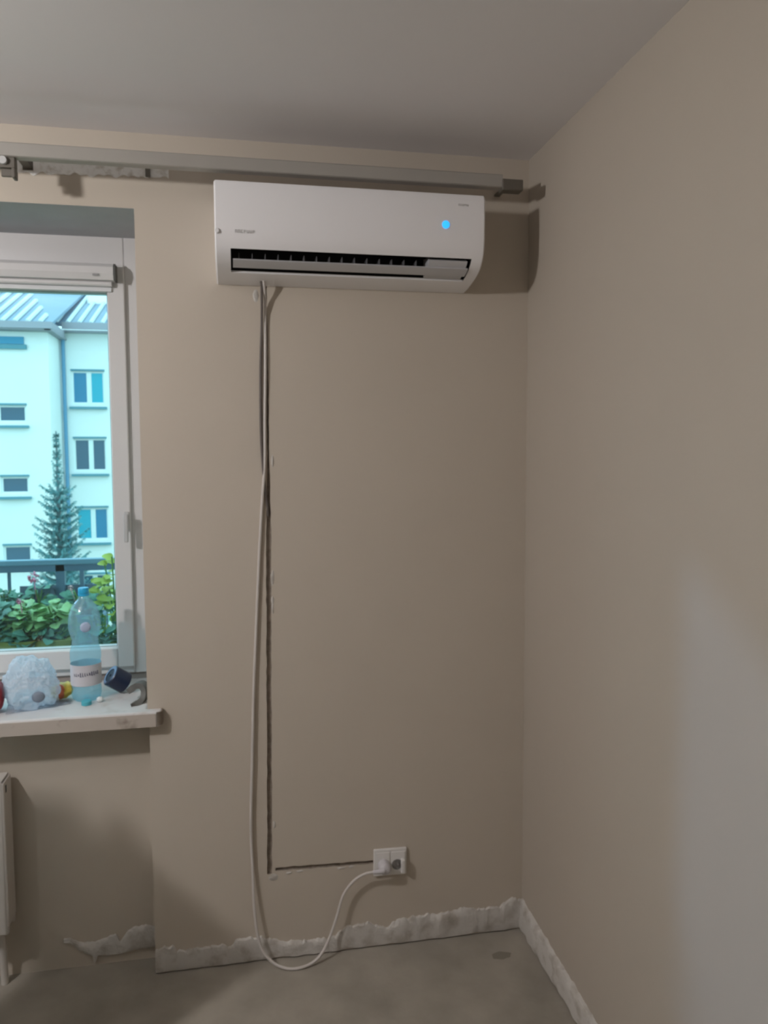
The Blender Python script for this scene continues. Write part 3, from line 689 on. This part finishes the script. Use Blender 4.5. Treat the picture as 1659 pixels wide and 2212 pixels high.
# roofs
def roof_slope(nm, x0, x1, ye, yr, ze, zr, parent, xr0=None, xr1=None, pitch=.42):
    xr0 = x0 if xr0 is None else xr0; xr1 = x1 if xr1 is None else xr1
    bm = new(); th = .12
    v = [bm.verts.new(c) for c in ((x0,ye,ze),(x1,ye,ze),(xr1,yr,zr),(xr0,yr,zr),(x0,ye,ze-th),(x1,ye,ze-th),(xr1,yr,zr-th),(xr0,yr,zr-th))]
    for f in ((0,1,2,3),(7,6,5,4),(0,4,5,1),(1,5,6,2),(2,6,7,3),(3,7,4,0)): bm.faces.new([v[i] for i in f])
    r = child(nm, bm, ROOFM, parent)
    bm = new(); x = x0+.1
    while x < x1-.05:
        # rib runs up the slope until it meets the hip
        t1 = 1.0
        if x > xr1: t1 = (x1-x)/max(1e-6, x1-xr1)
        p0 = Vector((x, ye, ze+.03)); p1 = Vector((x, ye+(yr-ye)*t1, ze+(zr-ze)*t1+.03))
        d = (p1-p0); s = Vector((.085, 0, 0)); n_ = Vector((0, -(zr-ze), (yr-ye))).normalized()*.07
        q = [bm.verts.new(c) for c in (p0-s, p0+s, p1+s, p1-s, p0-s*.5+n_, p0+s*.5+n_, p1+s*.5+n_, p1-s*.5+n_)]
        for f in ((4,5,6,7),(0,1,5,4),(1,2,6,5),(2,3,7,6),(3,0,4,7),(3,2,1,0)): bm.faces.new([q[i] for i in f])
        x += pitch
    bmesh.ops.transform(bm, matrix=bd.matrix_world.inverted(), verts=bm.verts)
    finish('roof_ribs', bm, RIB, r)
    return r
roof_slope('wing_roof', -30, XW+.25, 27.5, 38.5, 6.30, 10.8, bd, -26, XW-3.9)
roof_slope('main_roof', XW-6, 6.4, 29.5, 40.5, 6.62, 11.1, bd, XW-6, 3.0)
# side slope of the wing roof facing +x, closing the hip
bm = new(); v = [bm.verts.new(c) for c in ((XW+.25,27.5,6.30),(XW+.25,40.5,11.0),(XW-3.9,38.5,10.8))]; bm.faces.new(v)
r_ = bmesh.ops.extrude_face_region(bm, geom=bm.faces[:]); bmesh.ops.translate(bm, vec=(0,0,-.12), verts=[g for g in r_['geom'] if isinstance(g, bmesh.types.BMVert)])
child('wing_roof_hip', bm, ROOFM, bd)
bm = new(); box(bm, -30.1, XW+.17, 27.42, 27.52, 6.10, 6.34); box(bm, XW+.17, XW+.27, 27.42, 29.6, 6.10, 6.34); child('eaves_board', bm, FASC, bd)
bm = new(); box(bm, XW+.2, 6.4, 29.42, 29.52, 6.40, 6.66); child('eaves_board', bm, FASC, bd)
bm = new(); box(bm, -30, XW+.2, 27.5, 28.0, 6.05, 6.10); box(bm, XW+.0, 6.3, 29.5, 30.0, 6.32, 6.38); box(bm, XW, XW+.26, 27.5, 30, 6.04, 6.10); child('soffit', bm, FASC, bd)
bm = new(); box(bm, -6.95, -5.85, 32.9, 33.4, 7.9, 8.55); child('lamp_glint_box', bm, mat('white_lamp_glint', (.93,.93,.93), .3), bd, bevel=.08)  # white box standing in for the lamp's reflection in the window glass

# spruce
def spruce(x, y, z0, ztop, rbase, seed, label):
    rd_ = random.Random(seed); t = thing('spruce_tree', label, 'tree', (x, y, z0)); Ht = ztop-z0
    bm = new(); tube(bm, [Vector((0,0,Ht*k/8)) for k in range(9)], .05, 8, rad=[.15*(1-k/8.3)+.008 for k in range(9)]); finish('trunk', bm, mat('grey_bark', (.14,.20,.22), .9), t, smooth=True)
    bm = new(); z = Ht*.2
    while z < Ht-.04:
        h_ = Ht-z                       # distance below the tip
        R = .05+.07*h_ if h_ < 1.15 else min(rbase, .22+.13*h_)
        n = 4 if h_ < 1.15 else 9; a0 = rd_.uniform(0, PI)
        for k in range(n):
            a = a0+2*PI*k/n+rd_.uniform(-.25,.25); Lb = R*rd_.uniform(.6,1.15); lift = .55 if h_ > 1.15 else 1.3
            P_ = lambda s: Vector((math.cos(a)*Lb*s, math.sin(a)*Lb*s, z + Lb*(lift*s*s - .15*s)))
            tube(bm, [P_(q/3) for q in range(4)], .01, 5, rad=[.014,.010,.007,.003])
            m_ = max(4, int(Lb*34))
            for q in range(m_):
                s = (q+.5)/m_; c = P_(s)
                for sd_ in (-1.0, -.4, .4, 1.0):
                    d = Vector((math.cos(a+sd_), math.sin(a+sd_), rd_.uniform(-.7,.6))).normalized()
                    leaf(bm, c, d, Vector((0,0,1)), (.05+.11*(1.1-s))*min(1.0, .45+Lb)*rd_.uniform(.7,1.2), .017, False, 2)
        z += (.10+.05*rd_.random()) if h_ < 1.15 else .17
    finish('branches', bm, mat('blue_green_needles', (.14,.34,.36), .7, var=.3, vscale=3), t, smooth=True, angle=180)
    return t
spruce(-4.60, 15, -6.5, 2.12, 0.8, 3, 'slender blue-green spruce in front of the white apartment block')
def bush(x, y, z, r, seed, label, m):
    rd_ = random.Random(seed); t = thing('shrub', label, 'shrub', (x, y, z), 0, 'shrubs in the courtyard')
    bm = new(); tube(bm, [Vector((0,0,0)), Vector((0,0,r))], .08, 8); finish('stem', bm, mat('shrub_bark', (.15,.12,.1), .9), t)
    bm = new()
    for _ in range(900):
        v = Vector((rd_.gauss(0,1), rd_.gauss(0,1), abs(rd_.gauss(0,1)))).normalized()*rd_.uniform(.6,1.0)
        v = Vector((v.x*r, v.y*r, v.z*r*1.6))*(1+.25*noise.noise(v*2+Vector((seed,0,0))))
        leaf(bm, v, Vector((rd_.gauss(0,1), rd_.gauss(0,1), rd_.gauss(.3,1))).normalized(), Vector((0,0,1)), .28, .10, False, 2)
    finish('foliage', bm, m, t, smooth=True, angle=180)
bush(-9.6, 19, -6.5, 2.2, 1, 'broad dark shrub in the courtyard left of the spruce', G2)
bush(-3.2, 21, -6.5, 2.4, 2, 'broad dark shrub in the courtyard behind the spruce', G2)
